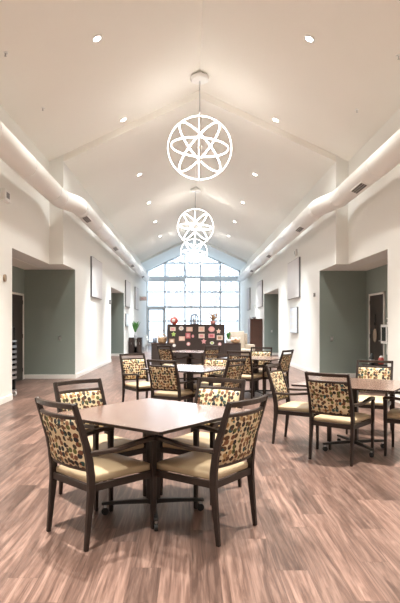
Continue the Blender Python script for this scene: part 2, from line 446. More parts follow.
# ------------------------------------------------------------------ air ducts
def duct(xn, xf, r, yb0, yb1, grilles, sgn, label):
    zc = 4.16
    t = empty('air_duct', (xn, YB, zc), 0, label, 'air duct', 'round white air ducts')
    o = Vector((xn, YB, zc))
    m = MB(); pts = [Vector((xn, YB + .0, zc)), Vector((xn, yb0, zc))]
    for k in range(1, 6):
        u = k / 6; e = u * u * (3 - 2 * u); pts.append(Vector((xn + (xf - xn) * e, yb0 + (yb1 - yb0) * u, zc)))
    pts += [Vector((xf, yb1, zc)), Vector((xf, 31.4, zc))]
    m.tube([p - o for p in pts], r, 28); m.build('duct_pipe', M_duct, t, smooth=True).data.polygons[-1].use_smooth = False
    y = 2.2
    while y < 31:
        if not (yb0 - .1 < y < yb1 + .1):
            xx = xn if y < yb0 else xf
            MB().tube([Vector((xx, y, zc)) - o, Vector((xx, y + .05, zc)) - o], r + .006, 28).build('seam_band', M_duct, t, smooth=False)
        y += 1.75
    for yb in (yb0, yb1):
        xx = xn if yb == yb0 else xf
        MB().tube([Vector((xx, yb - .03, zc)) - o, Vector((xx, yb + .03, zc)) - o], r + .007, 28).build('seam_band', M_duct, t)
    for gy in grilles:
        xx = xn if gy < yb0 else xf
        a = R(-68 if sgn < 0 else -112)   # on the lower room side
        n = Vector((math.cos(a), 0, math.sin(a))); tv = Vector((-n.z, 0, n.x))
        cpos = Vector((xx, gy, zc)) - o + n * (r - .004)
        g = MB()
        g.sweep([cpos + Vector((0, -.33, 0)), cpos + Vector((0, .33, 0))], tv, .075, .018)
        go = g.build('grille', M_duct, t)
        s2 = MB(); c2 = cpos + n * .018
        for k in (-1, 0, 1):
            s2.sweep([c2 + tv * (.042 * k) + Vector((0, -.30, 0)), c2 + tv * (.042 * k) + Vector((0, .30, 0))], tv, .017, .003)
        s2.build('slot', M_ductdark, go)
    return t
duct(-2.86, -2.60, .205, 11.55, 12.45, (12.95, 18.0, 23.2, 28.4), -1, 'round white air duct along the left wall')
duct(3.27, 3.04, .205, 11.6, 12.6, (10.0, 14.3, 19.9, 25.4), 1, 'round white air duct along the right wall')

# ------------------------------------------------------------------ chandeliers
def ring_parts(parent, rad, M3, hb=.017, th=.006, both=True):
    seg = 56
    side = M3 @ Vector((0, 0, 1))
    def loop(r): return [M3 @ Vector((r * math.cos(2 * PI * k / seg), r * math.sin(2 * PI * k / seg), 0)) for k in range(seg)]
    ro = MB().sweep(loop(rad), side, hb, th, closed=True).build('ring', M_white, parent)
    l = MB()
    if both: l.sweep(loop(rad + th), side, hb * .78, .003, closed=True)
    l.sweep(loop(rad - th), side, hb * .78, .003, closed=True)
    l.build('led_strip', M_led, ro)
def chandelier(y, zc, zcan):
    t = empty('orb_chandelier', (RX - .005, y, zc), 0)
    rx = Matrix.Rotation(PI / 2, 3, 'X')
    ring_parts(t, .69, rx, both=True)                                        # facing along the room
    ring_parts(t, .705, Matrix.Rotation(PI / 2, 3, 'Y'), both=False)          # along the room axis
    ring_parts(t, .62, Matrix.Rotation(R(4), 3, 'Y'))             # level
    ring_parts(t, .645, Matrix.Rotation(R(47), 3, 'Y') @ Matrix.Rotation(R(-4), 3, 'X'))
    ring_parts(t, .645, Matrix.Rotation(R(-47), 3, 'Y') @ Matrix.Rotation(R(-4), 3, 'X'))
    MB().ball((0, 0, 0), .05, .05, .05).build('hub', M_white, t, smooth=True)
    MB().tube([(0, 0, -.70), (0, 0, zcan - zc)], .014, 8).build('stem', M_steel, t)
    MB().lathe([(.17, -.02), (.20, .0), (.20, .07), (.12, .09), (.10, .16)], (0, 0, zcan - zc), 28).build('canopy', M_white, t)
    return t
ch = chandelier(11.5, 5.23, RIDN - .16)
tag(ch, 'nearest and largest glowing orb chandelier of white rings', 'chandelier', 'orb chandeliers along the ridge')
ch = chandelier(20.4, 5.16, RIDF - .16)
tag(ch, 'middle glowing orb chandelier, its rings overlapping the farthest one', 'chandelier', 'orb chandeliers along the ridge')
ch = chandelier(27.6, 5.17, RIDF - .16)
tag(ch, 'farthest and smallest orb chandelier in front of the window gable', 'chandelier', 'orb chandeliers along the ridge')

# ------------------------------------------------------------------ downlights
def ceil_z(x, y):
    if y < JY:
        return RIDN - (RIDN - EAVE) * (abs(x - RX) / ((RX - LN) if x < RX else (RN - RX)))
    return RIDF - (RIDF - EAVE) * (abs(x - RX) / ((RX - LF) if x < RX else (RF - RX)))
DL_ROWS = [(-2.3, 1), (1.3, 1), (4.95, 1), (8.6, 1), (12.0, 1), (15.8, 1), (19.4, 1), (23.0, 1), (26.7, 1)]
NARROW, WIDE = 2400, 330
row_names = {8.6: 'nearest recessed downlight on the %s ceiling slope', 12.0: 'second recessed downlight on the %s slope, beside the ceiling step',
             15.8: 'third recessed downlight on the %s slope, just past the ceiling step', 19.4: 'fourth recessed downlight from the camera on the %s slope',
             23.0: 'fifth recessed downlight from the camera on the %s slope', 26.7: 'farthest recessed downlight on the %s ceiling slope'}
for y, f in DL_ROWS:
    for side, x in (('left', -1.51), ('right', 1.94)):
        z = ceil_z(x, y)
        sl = math.atan2((RIDN - EAVE), (RX - LN)) * (-1 if x < RX else 1)
        if y in row_names:
            t = empty('downlight', (x, y, z), 0, row_names[y] % side, 'ceiling light', 'recessed downlights')
            t.rotation_euler = (0, sl, 0)
            MB().lathe([(.085, -.012), (.10, -.006), (.10, .002), (.062, .002), (.060, -.010), (.085, -.012)], (0, 0, 0), 24, cap=False).build('trim_ring', M_white, t)
            MB().lathe([(.062, -.008), (.062, -.004)], (0, 0, 0), 20).build('lens', M_lamp, t)
        fz = min(1, max(0, (y - 8) / 10))
        for pw, size, bl in ((NARROW, 58, 1.0), (WIDE, 132, 1.0)):
            ld = bpy.data.lights.new('downlight_lamp', 'SPOT'); ld.energy = pw; ld.color = (1.0 - .08 * fz, .955 + .03 * fz, .875 + .135 * fz)
            ld.spot_size = R(size); ld.spot_blend = bl; ld.shadow_soft_size = .05 if pw == NARROW else .22
            lo = bpy.data.objects.new('downlight_lamp', ld); COL.objects.link(lo); lo.location = (x, y, z - .06)

# sprinkler heads on the slopes
def sprinkler(x, y, label):
    z = ceil_z(x, y)
    t = empty('sprinkler_head', (x, y, z), 0, label, 'sprinkler', 'ceiling sprinkler heads')
    MB().lathe([(.04, -.012), (.04, .004)], (0, 0, 0), 14).build('plate', M_white, t)
    MB().lathe([(.012, -.06), (.02, -.055), (.010, -.05), (.010, -.01)], (0, 0, 0), 10).build('nozzle', M_steel, t)
sprinkler(-2.75, 7.9, 'small sprinkler head high on the left slope near the picture edge')
sprinkler(-2.75, 9.9, 'small sprinkler head on the left slope above the duct')
sprinkler(3.15, 10.0, 'small sprinkler head on the right slope above the duct')
sprinkler(3.15, 8.0, 'small sprinkler head on the right slope near the picture edge')

# ------------------------------------------------------------------ wall things
def wall_panel(x, sgn, y0, y1, z0, z1, label, name='acoustic_panel', cat='wall panel', grp='pale acoustic panels on the side walls', face=None):
    t = empty(name, (x, (y0 + y1) / 2, z0), 0, label, cat, grp)
    hw = (y1 - y0) / 2; hh = z1 - z0
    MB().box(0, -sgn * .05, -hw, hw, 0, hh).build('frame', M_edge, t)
    MB().box(-sgn * .045, -sgn * .056, -hw + .012, hw - .012, .012, hh - .012).build('face', face or M_panel, t)
    return t
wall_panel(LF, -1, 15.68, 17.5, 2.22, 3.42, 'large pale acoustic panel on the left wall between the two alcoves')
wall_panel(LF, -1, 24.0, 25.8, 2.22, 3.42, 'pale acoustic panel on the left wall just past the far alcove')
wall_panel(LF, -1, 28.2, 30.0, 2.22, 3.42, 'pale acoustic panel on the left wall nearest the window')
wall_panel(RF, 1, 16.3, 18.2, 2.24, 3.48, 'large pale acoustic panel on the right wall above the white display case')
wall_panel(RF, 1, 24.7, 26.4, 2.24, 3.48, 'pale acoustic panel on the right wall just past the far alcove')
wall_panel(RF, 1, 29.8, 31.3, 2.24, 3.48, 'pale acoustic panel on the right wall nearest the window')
M_pane = mat('case_face', (.80, .83, .88), .3, noise=(6, .03))
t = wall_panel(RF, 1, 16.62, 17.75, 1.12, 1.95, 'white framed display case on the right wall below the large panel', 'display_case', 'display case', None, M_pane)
for k in (0, 1, 2):
    MB().box(-.056, -.060, -.45, .45, .12 + .22 * k, .28 + .22 * k).build('paper_row', M_white, t)
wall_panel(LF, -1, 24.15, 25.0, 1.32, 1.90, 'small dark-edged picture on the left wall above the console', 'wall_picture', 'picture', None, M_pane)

def wall_box(x, sgn, y, z, w, h, d, label, name, cat, m, m2):
    t = empty(name, (x, y, z), 0, label, cat)
    MB().box(0, -sgn * d, -w / 2, w / 2, -h / 2, h / 2).build('housing', m, t, bevel=.008)
    MB().box(-sgn * d, -sgn * (d + .006), -w / 4, w / 4, -h / 4, h / 4).build('cover', m2, t)
wall_box(LN, -1, 9.35, 3.66, .30, .20, .07, 'white alarm box high on the near left wall', 'alarm_speaker', 'alarm', M_white, M_grey)
wall_box(RF, 1, 16.9, 3.68, .16, .20, .06, 'white alarm box on the right wall above the large panel', 'alarm_speaker', 'alarm', M_white, M_grey)
wall_box(RF, 1, 14.4, 2.20, .08, .10, .05, 'small grey strobe on the right wall beside the near alcove', 'alarm_strobe', 'alarm', M_grey, M_white)
wall_box(LF, -1, 19.4, 2.22, .14, .16, .06, 'small grey strobe on the left wall beside the far alcove', 'alarm_strobe', 'alarm', M_grey, M_white)
wall_box(RF, 1, 27.5, 2.35, .14, .16, .06, 'small strobe on the right wall past the far alcove', 'alarm_strobe', 'alarm', M_white, M_grey)
# round bronze dial near the left picture edge
t = empty('wall_dial', (LN, 9.35, 2.21), 0, 'round bronze dial on the near left wall', 'wall dial')
MB().tube([(0, 0, 0), (.03, 0, 0)], .065, 24).build('rim', M_brass, t)
MB().tube([(.03, 0, 0), (.036, 0, 0)], .045, 24).build('face', M_cream, t)
def switch(x, y, z, label):
    t = empty('light_switch', (x, y, z), 0, label, 'switch', 'switch plates on the alcove walls')
    MB().box(-.04, .04, -.008, 0, -.06, .06).build('plate', M_steel, t, bevel=.003)
    MB().box(-.012, .012, -.016, -.008, -.025, .025).build('rocker', M_white, t)
switch(-3.34, 13.6, 1.04, 'small switch plate on the sage wall of the near left alcove')
switch(3.72, 13.9, 1.02, 'small switch plate on the sage wall of the near right alcove')
switch(3.05 + .7, 24.3, 1.1, 'small switch plate on the sage wall of the far right alcove')

# AED-like white cabinet and its strobe, near right alcove
t = empty('emergency_cabinet', (ARX, 12.2, .95), 0, 'white wall cabinet with dark glass front beside the right alcove door', 'cabinet')
MB().box(0, -.16, -.20, .20, 0, .44).build('case', M_white, t, bevel=.01)
MB().box(-.16, -.168, -.12, .12, .06, .38).build('glass_front', M_dglass, t)
MB().box(.0, -.158, -.206, -.20, .05, .39).build('side_window', M_dglass, t)
MB().box(-.05, -.09, -.02, .02, -.25, 0).build('cable_cover', M_white, t)
wall_box(ARX, 1, 12.25, 1.48, .10, .14, .06, 'small white strobe above the white wall cabinet', 'alarm_strobe', 'alarm', M_white, M_grey)
# door hanger with white oval
t = empty('door_ornament', (ARX - .014, 13.15, 1.12), 0, 'white oval ornament hanging on the right alcove door', 'ornament')
MB().ball((-.02, 0, 0), .018, .125, .18).build('oval', M_cream, t, smooth=True)
MB().tube([(-.01, 0, .15), (-.01, 0, .52)], .012, 8).build('ribbon', M_rubber, t)
MB().ball((-.02, 0, .30), .02, .05, .05).build('bow', M_rubber, t, smooth=True)
# little table with jars behind the far right-hand chair
t = empty('side_table', (4.25, 12.2, 0), 0, 'small dark side table under the white wall cabinet', 'table')
MB().box(-.22, .22, -.22, .22, .44, .47).build('tabletop', M_dark, t, bevel=.005)
for sx in (-1, 1):
    for sy in (-1, 1): MB().box(sx * .19 - .018, sx * .19 + .018, sy * .19 - .018, sy * .19 + .018, 0, .44).build('leg', M_dark, t)
t = empty('jar', (4.40, 12.2, .47), 0, 'red jar on the small side table in the right alcove', 'jar')
MB().lathe([(.05, 0), (.062, .02), (.062, .13), (.045, .16)], seg=18).build('body', M_red, t, smooth=True)
MB().lathe([(.042, .16), (.042, .18), (.015, .20)], seg=18).build('lid', M_white, t)
t = empty('jar', (4.16, 12.12, .47), 0, 'black jar with white label beside the red jar', 'jar')
MB().lathe([(.05, 0), (.06, .02), (.06, .17), (.035, .21), (.03, .26)], seg=18).build('body', M_rubber, t, smooth=True)
MB().lathe([(.062, .05), (.062, .12)], seg=18).build('paper_label', M_white, t)

# tray cart, near left alcove
t = empty('tray_cart', (-3.67, 10.15, 0), 0, 'dark tray cart with stacked trays peeking past the left wall corner', 'cart')
MB().box(-.30, .25, -.24, -.20, .10, 1.05).box(-.30, .25, .20, .24, .10, 1.05).box(-.30, -.27, -.24, .24, .10, 1.05).build('body', M_rubber, t)
MB().box(-.32, .27, -.26, .26, 1.05, 1.08).build('cart_top', M_steel, t)
MB().box(-.30, .27, -.24, .24, .08, .12).build('base_shelf', M_steel, t)
for k in range(7):
    MB().box(-.26, .29, -.19, .19, .34 + .10 * k, .385 + .10 * k).build('tray', M_steel, t)
MB().tube([(.23, -.22, 1.08), (.23, -.22, 1.34), (.23, .22, 1.34), (.23, .22, 1.08)], .012, 8).build('push_handle', M_black, t)
for sx in (-.25, .24):
    for sy in (-.2, .2):
        cs = MB().tube([(sx, sy - .02, .045), (sx, sy + .02, .045)], .045, 14).build('caster', M_white, t)
        MB().box(sx - .012, sx + .012, sy - .028, sy + .028, .05, .09).build('fork', M_steel, cs)

# ------------------------------------------------------------------ chairs
def post_y(z):
    P = [(0, -.285), (.36, -.248), (.48, -.250), (.62, -.275), (.91, -.372)]
    for (z0, y0), (z1, y1) in zip(P, P[1:]):
        if z <= z1: return y0 + (y1 - y0) * (z - z0) / (z1 - z0)
    return P[-1][1]
def make_chair():
    t = empty('dining_chair')
    PX = .220
    for sx in (-1, 1):
        zs = [0, .2, .36, .45, .55, .65, .78, .905]
        MB().sweep([(sx * PX, post_y(z), z) for z in zs], (1, 0, 0), [.012, .014, .0155, .0155, .0155, .015, .014, .0125],
                   [.013, .018, .024, .024, .022, .020, .018, .015]).build('leg', M_dark, t, bevel=.004)
    for sx in (-1, 1):
        MB().sweep([(sx * .236, .240, 0), (sx * .238, .240, .30), (sx * .240, .240, .50), (sx * .241, .241, .598)], (1, 0, 0), [.012, .0145, .015, .015], [.013, .017, .019, .022]).build('leg', M_dark, t, bevel=.004)
        A = [(.228, -.262, .592), (.236, -.18, .590), (.243, -.10, .590), (.247, -.01, .597), (.248, .08, .608), (.246, .175, .618), (.242, .240, .616), (.241, .262, .602)]
        MB().sweep([(sx * a, b, c_) for a, b, c_ in A], (1, 0, 0), [.016, .020, .023, .024, .023, .022, .020, .018], [.013, .013, .012, .012, .013, .014, .015, .013]).build('armrest', M_rail, t, bevel=.005, smooth=False)
    xs = [-PX + .012 + (2 * PX - .024) * k / 10 for k in range(11)]
    def bow(x, b): return -b * (1 - (x / PX) ** 2)
    def rail(z, hh, hd, name, b=.038):
        y = post_y(z); up = Vector((0, post_y(z + .05) - y, .05)).normalized()
        MB().sweep([(x, y + bow(x, b), z) for x in xs], up, hh, hd).build(name, M_rail, t, bevel=.004)
    rail(.889, .017, .012, 'top_rail'); rail(.817, .012, .010, 'middle_rail'); rail(.487, .011, .010, 'bottom_rail', .030)
    z0, z1 = .498, .806
    # upholstered back panel
    m = MB(); nz = 8
    n0 = len(m.v); pad = []
    for side in (1, -1):
        for j in range(nz + 1):
            z = z0 + (z1 - z0) * j / nz
            for i, x in enumerate(xs):
                e = min(1, min(i, 10 - i) / 1.0) * min(1, min(j, nz - j) / 1.0)
                th = .012 + .012 * (1 if e else 0)
                m.v.append((x, post_y(z) + bow(x, .034) + side * th, z))
    nn = 11 * (nz + 1)
    for sd in (0, 1):
        for j in range(nz):
            for i in range(10):
                a = sd * nn + j * 11 + i; m.f.append((a, a + 1, a + 12, a + 11))
    for i in range(10):
        m.f.append((i, i + 1, nn + i + 1, nn + i)); k = nz * 11; m.f.append((k + i, k + i + 1, nn + k + i + 1, nn + k + i))
    for j in range(nz):
        a = j * 11; m.f.append((a, a + 11, nn + a + 11, nn + a)); b = a + 10; m.f.append((b, b + 11, nn + b + 11, nn + b))
    m.build('backrest', M_dots, t, smooth=True)
    # seat frame and cushion
    s = MB(); fb, ff = .212, .232
    def ring(z): return [(-fb, -.25, z), (fb, -.25, z), (ff, .240, z), (-ff, .240, z)]
    s.sweep([(-fb, -.25, .372), (fb, -.25, .372)], (0, 0, 1), .022, .011); s.sweep([(-ff, .244, .372), (ff, .244, .372)], (0, 0, 1), .022, .011)
    s.sweep([(-fb, -.25, .372), (-ff, .240, .372)], (0, 0, 1), .022, .011); s.sweep([(fb, -.25, .372), (ff, .240, .372)], (0, 0, 1), .022, .011)
    s.build('seat_frame', M_dark, t, bevel=.003)
    m = MB(); n = 10
    for lay in range(2):
        for j in range(n + 1):
            v = j / n; y = -.245 + .500 * v; hw = .202 + (.218 - .202) * v + (0 if 0 else 0)
            for i in range(n + 1):
                u = -1 + 2 * i / n; e = max(abs(u), abs(2 * v - 1))
                zt = .435 + .032 * (1 - e ** 3) if lay == 0 else .392
                yy = y
                m.v.append((u * hw, yy, zt))
    q = (n + 1) ** 2
    for lay in range(2):
        for j in range(n):
            for i in range(n):
                a = lay * q + j * (n + 1) + i; m.f.append((a, a + 1, a + n + 2, a + n + 1))
    per = [i for i in range(n + 1)] + [j * (n + 1) + n for j in range(1, n + 1)] + [n * (n + 1) + i for i in range(n - 1, -1, -1)] + [j * (n + 1) for j in range(n - 1, 0, -1)]
    for a, b in zip(per, per[1:] + per[:1]): m.f.append((a, b, q + b, q + a))
    m.build('seat', M_cush, t, bevel=.014, bseg=3, smooth=True)
    return t
chair0 = make_chair()

def make_table():
    t = empty('dining_table'); hs = .53
    ch_ = .012
    def poly(a, c2): return [(-a + c2, -a), (a - c2, -a), (a, -a + c2), (a, a - c2), (a - c2, a), (-a + c2, a), (-a, a - c2), (-a, -a + c2)]
    top = MB().prism(poly(hs - .004, ch_), 'z', .724, .741).build('table_top', M_top, t)
    e = MB(); po = poly(hs, ch_ + .002); pi = poly(hs - .004, ch_)
    n = len(e.v)
    for z in (.722, .739):
        e.v += [(x, y, z) for x, y in po] + [(x, y, z) for x, y in pi]
    for i in range(8):
        j = (i + 1) % 8
        e.f += [(n + i, n + j, n + 16 + j, n + 16 + i), (n + i, n + j, n + 8 + j, n + 8 + i), (n + 16 + i, n + 16 + j, n + 24 + j, n + 24 + i), (n + 8 + i, n + 8 + j, n + 24 + j, n + 24 + i)]
    e.build('edge_band', M_dark, top)
    MB().box(-.20, .20, -.20, .20, .70, .724).build('mounting_plate', M_black, t)
    MB().box(-.038, .038, -.038, .038, .07, .70).build('column', M_dark, t, bevel=.006)
    for k in range(4):
        a = R(45 + 90 * k); d = Vector((math.cos(a), math.sin(a), 0)); sd = Vector((-d.y, d.x, 0))
        f = MB().sweep([d * .0 + Vector((0, 0, .092)), d * .2 + Vector((0, 0, .088)), d * .375 + Vector((0, 0, .082))], sd, [.024, .015, .015], [.017, .014, .011]).build('foot', M_black, t, bevel=.004)
        p = d * .35
        w = MB().tube([p + sd * -.012 + Vector((0, 0, .026)), p + sd * .012 + Vector((0, 0, .026))], .026, 14).build('caster', M_rubber, f)
        # stem of the caster
        MB().tube([p + Vector((0, 0, .04)), p + Vector((0, 0, .075))], .009, 8).build('caster_stem', M_steel, f)
    return t
table0 = make_table()
index_kids()

TABLES = [  # x, y, rotation, label
    (-.27, 3.90, 52, 'square wooden dining table in the foreground, turned corner to the camera'),
    (1.82, 5.87, 57, 'square wooden dining table at the right picture edge'),
    (.0, 7.92, 57, 'square dining table just behind the foreground table, its top reflecting the window'),
    (1.30, 10.40, 57, 'small-looking square dining table in the right aisle beside the far right chairs'),
    (.02, 12.85, 57, 'farthest square dining table in front of the notice board'),
]
GT = 'square pedestal dining tables'
for i, (x, y, a, lab) in enumerate(TABLES):
    o = table0 if i == 0 else copy_tree(table0)
    o.location = (x, y, 0); o.rotation_euler = (0, 0, R(a)); tag(o, lab, 'table', GT)

CH = [
    (-.588, 3.588, 45, 'front left dining chair at the foreground table, its back to the camera'),
    (.088, 3.652, 142, 'front right dining chair at the foreground table, its back to the camera'),
    (-.70, 4.28, -45, 'far left dining chair at the foreground table, dotted front facing the camera'),
    (.09, 4.387, -121, 'far right dining chair at the foreground table, dotted front facing the camera'),
    (1.583, 5.533, 51, 'dining chair at the right table with its full dotted back to the camera'),
    (1.32, 6.21, -29, 'dining chair on the left side of the right table, seen from its front'),
    (2.30, 6.78, -119, 'dining chair on the far side of the right table, facing the camera'),
    (2.385, 5.67, 150, 'dining chair cut by the right picture edge, only seat and arm in view'),
    (-.21, 7.54, 60, 'dining chair at the second table with its back to the camera, left'),
    (.36, 7.62, 145, 'dining chair on the right front side of the second table, back to the camera'),
    (-.75, 8.49, -55, 'leftmost dining chair at the second table, by the bare floor'),
    (.25, 8.40, -121, 'dining chair on the far right side of the second table, facing the camera'),
    (1.07, 9.98, 60, 'dining chair at the right aisle table with its back to the camera'),
    (1.56, 10.25, 145, 'dining chair right of the right aisle table, turned side-on by the wall'),
    (1.39, 10.97, -112, 'dining chair on the far side of the right aisle table, facing the camera'),
    (-.36, 12.72, 45, 'dining chair left of the farthest table, in front of the notice board'),
    (.28, 12.42, 132, 'dining chair right of the farthest table, in front of the notice board'),
]
def grp(i): return ['dining chairs at the foreground table', 'dining chairs at the right table', 'dining chairs at the second table', 'dining chairs at the right aisle table', 'dining chairs at the farthest table'][0 if i < 4 else 1 if i < 8 else 2 if i < 12 else 3 if i < 15 else 4]
for i, (x, y, a, lab) in enumerate(CH):
    o = chair0 if i == 0 else copy_tree(chair0)
    o.location = (x, y, 0); o.rotation_euler = (0, 0, R(a - 90)); tag(o, lab, 'chair', grp(i))

# ------------------------------------------------------------------ notice board divider
DY = 17.6; sD = F_PX / DY
def at(px, py): return ((px - VX) / sD, H - (py - VY) / sD)
t = empty('notice_board_divider', (0, DY, 0), 0, 'dark brown divider with tall notice board and low side wings', 'divider')
xl, xr = at(167, 0)[0], at(224.8, 0)[0]; wl, wr = at(151.3, 0)[0], at(241, 0)[0]
MB().box(xl, xr, 0, .42, .0, 1.385).build('tall_unit', M_board, t, bevel=.006)
MB().box(xl - .01, xr + .01, -.01, .43, 1.385, 1.40).build('top_ledge', M_cab, t)
for nm, a, b in (('l', wl, xl), ('r', xr, wr)):
    w_ = MB().box(a, b, 0, .42, 0, .755).build('wing', M_board, t, bevel=.006)
    MB().box(a - .01, b + .0, -.012, .43, .755, .775).build('wing_top', M_cab, w_)
M_pcream = mat('paper_cream', (.75, .62, .52), .8, noise=(14, .15)); M_ppink = mat('paper_pink', (.72, .36, .36), .8, noise=(14, .15))
M_ppeach = mat('paper_peach', (.78, .50, .40), .8, noise=(14, .15)); M_pgreen = mat('paper_green', (.42, .58, .16), .8, noise=(14, .1))
M_pwhite = mat('paper_white', (.80, .78, .74), .8, noise=(14, .08)); M_pred = mat('paper_red', (.55, .15, .16), .8, noise=(14, .15)); M_pbrown = mat('paper_brown', (.40, .24, .15), .8, noise=(14, .2))
NOT = [(172.8, 329, 5.6, 3.9, 'r', M_pcream, M_ppink, 'cream paper with pink picture in the top left corner of the notice board'),
       (173.6, 334.2, 4.4, 4.9, 's', M_pgreen, None, 'bright green cut-out paper on the notice board'),
       (181.2, 328.3, 4.9, 4.4, 'o', M_pwhite, M_pcream, 'pale rounded cut-out in the top row of the notice board, second from left'),
       (189.4, 329.2, 6.3, 4.4, 'r', M_ppeach, M_pcream, 'peach paper in the top row of the notice board, third from left'),
       (188, 335.6, 4.9, 5.6, 'r', M_pred, M_ppink, 'red and pink paper in the left half of the notice board'),
       (181.9, 338.6, 6.0, 4.4, 'r', M_ppeach, M_pcream, 'peach paper left of and below the red one on the notice board'),
       (192.9, 336.2, 2.5, 3.2, 'o', M_ppink, None, 'small pink cut-out right beside the red paper on the notice board'),
       (171.9, 340.9, 5.2, 4.4, 'r', M_pbrown, M_pcream, 'brown and cream paper below the green cut-out on the notice board'),
       (174.2, 345.4, 3.2, 3.2, 'o', M_pwhite, None, 'small white round cut-out low on the left of the notice board'),
       (188.4, 343.9, 3.9, 3.9, 'o', M_ppink, M_pwhite, 'pink round cut-out below the red paper on the notice board'),
       (201.5, 329.2, 6.0, 5.2, 'r', M_pcream, M_ppeach, 'cream paper in the top row just right of the notice board middle'),
       (211.6, 329.2, 6.3, 5.6, 'o', M_ppink, M_ppeach, 'large pink paper in the top row of the notice board'),
       (218.6, 331.3, 4.6, 4.9, 's', M_pcream, M_ppeach, 'cream cut-out in the top right corner of the notice board'),
       (201.6, 336, 6.0, 4.4, 'r', M_pcream, M_ppink, 'cream paper in the second row just right of the notice board middle'),
       (211.5, 335.8, 6.3, 4.2, 'r', M_ppink, M_pred, 'pink rectangular paper under the large pink one'),
       (219.7, 337.7, 6.0, 4.6, 'r', M_pcream, M_pbrown, 'cream paper with brown marks near the right edge of the notice board'),
       (203.8, 341.4, 4.9, 5.2, 's', M_ppink, None, 'pink star-shaped cut-out in the lower right half of the notice board'),
       (212, 342.9, 4.2, 3.2, 'o', M_pwhite, M_pgreen, 'white and green cut-out low on the right half of the notice board'),
       (219.7, 344.2, 3.5, 3.5, 'o', M_ppink, M_pwhite, 'pink round cut-out low at the right edge of the notice board')]
for px, py, w, h, sh, m1, m2, lab in NOT:
    x, z = at(px, py); hw, hh = w / sD / 2, h / sD / 2
    def shape(k):
        if sh == 'r': return [(-hw * k, -hh * k), (hw * k, -hh * k), (hw * k, hh * k), (-hw * k, hh * k)]
        if sh == 'o': return [(hw * k * math.cos(2 * PI * q / 14), hh * k * math.sin(2 * PI * q / 14)) for q in range(14)]
        return [((1.1 if q % 2 == 0 else .62) * hw * k * math.sin(2 * PI * q / 10), (1.1 if q % 2 == 0 else .62) * hh * k * math.cos(2 * PI * q / 10)) for q in range(10)]
    o = MB().prism(shape(1), 'y', -.004, 0).build('notice_paper', m1, loc=(x, DY - .001, z), label=lab, category='paper', group='papers on the notice board')
    if m2: MB().prism(shape(.6), 'y', -.007, -.004).build('picture', m2, o)

# things on the divider
TZ = 1.40
x = at(174, 0)[0]
t = empty('round_vase', (x, DY + .2, TZ), 0, 'round red vase on top of the notice board, left', 'vase')
MB().lathe([(.05, 0), (.11, .05), (.135, .13), (.115, .20), (.05, .245)], seg=20).build('body', M_red, t, smooth=True)
MB().lathe([(.05, .245), (.055, .27), (.035, .29), (.012, .30)], seg=16).build('lid', M_white, t, smooth=True)
MB().ball((-.02, -.115, .13), .06, .03, .055).build('white_patch', M_white, t, smooth=True)
x = at(194.6, 0)[0]
t = empty('arched_lantern', (x, DY + .2, TZ), 0, 'arched dark metal lantern on top of the notice board, middle', 'lantern')
arch = [(-.115, 0, 0), (-.115, 0, .22)] + [(.115 * math.cos(PI - PI * k / 8), 0, .22 + .115 * math.sin(PI * k / 8)) for k in range(1, 8)] + [(.115, 0, .22), (.115, 0, 0)]
for yy in (-.07, .07): MB().tube([(a, yy, c_) for a, b, c_ in arch], .022, 8).build('arch_frame', M_blueg, t)
for xx in (-.04, .04): MB().tube([(xx, -.07, .02), (xx, -.07, .32)], .012, 6).build('bar', M_blueg, t)
MB().box(-.13, .13, -.09, .09, 0, .025).build('base_plate', M_blueg, t)
MB().lathe([(.035, .025), (.035, .17), (.02, .175)], seg=14).build('candle', M_pwhite, t)
def fronds(parent, n, L, z, m, seed, droop=.5, w=.02, name='foliage', top=.75):
    rnd = random.Random(seed); b = MB()
    for k in range(n):
        az = rnd.uniform(0, 2 * PI); sp = rnd.uniform(.12, top); l = L * rnd.uniform(.7, 1.1)
        pts = []
        for i in range(5):
            u = i / 4; pts.append(Vector((math.cos(az) * sp * l * u, math.sin(az) * sp * l * u, z + l * u - droop * sp * l * u * u)))
        b.sweep(pts, (-math.sin(az), math.cos(az), 0), [w * .5, w, w, w * .7, w * .1], .0015)
    return b.build(name, m, parent)
x = at(213.3, 0)[0]
t = empty('flower_pot', (x, DY + .2, TZ), 0, 'pink pot of dried flowers on top of the notice board, right', 'flower pot')
MB().lathe([(.055, 0), (.08, .02), (.085, .11), (.075, .12)], seg=18).build('pot', M_terra, t, smooth=True)
fronds(t, 26, .26, .1, M_basket, 3, w=.016)
fl = MB(); rnd = random.Random(5)
for k in range(12): fl.ball((rnd.uniform(-.13, .13), rnd.uniform(-.1, .1), rnd.uniform(.20, .36)), .035, .035, .03, 8, 6)
fl.build('blossoms', mat('dried_petals', (.42, .26, .14), .8, noise=(20, .4)), t, smooth=True)
x, z = at(161.9, 0)[0], .775
t = empty('basket', (x, DY + .2, z), 0, 'brown wicker basket on the left wing of the divider', 'basket')
MB().lathe([(.11, 0), (.15, .04), (.16, .16), (.15, .17), (.14, .16)], seg=20).build('body', M_basket, t)
hd_ = [(.15 * math.cos(PI * k / 8), 0, .16 + .13 * math.sin(PI * k / 8)) for k in range(9)]
MB().tube(hd_, .014, 8).build('handle', M_basket, t)
b = MB(); rnd = random.Random(2)
for k in range(8): b.ball((rnd.uniform(-.09, .09), rnd.uniform(-.09, .09), .19), .045, .045, .04, 8, 6)
b.build('filling', M_pcream, t, smooth=True)
t = empty('speaker', (at(154.4, 0)[0], DY + .2, z), 0, 'small dark round speaker left of the wicker basket', 'speaker')
MB().lathe([(.06, 0), (.075, .03), (.075, .15), (.05, .19), (.015, .20)], seg=18).build('body', M_blueg, t, smooth=True)
MB().lathe([(.064, -.001), (.064, .012)], seg=18).build('foot_ring', M_rubber, t)
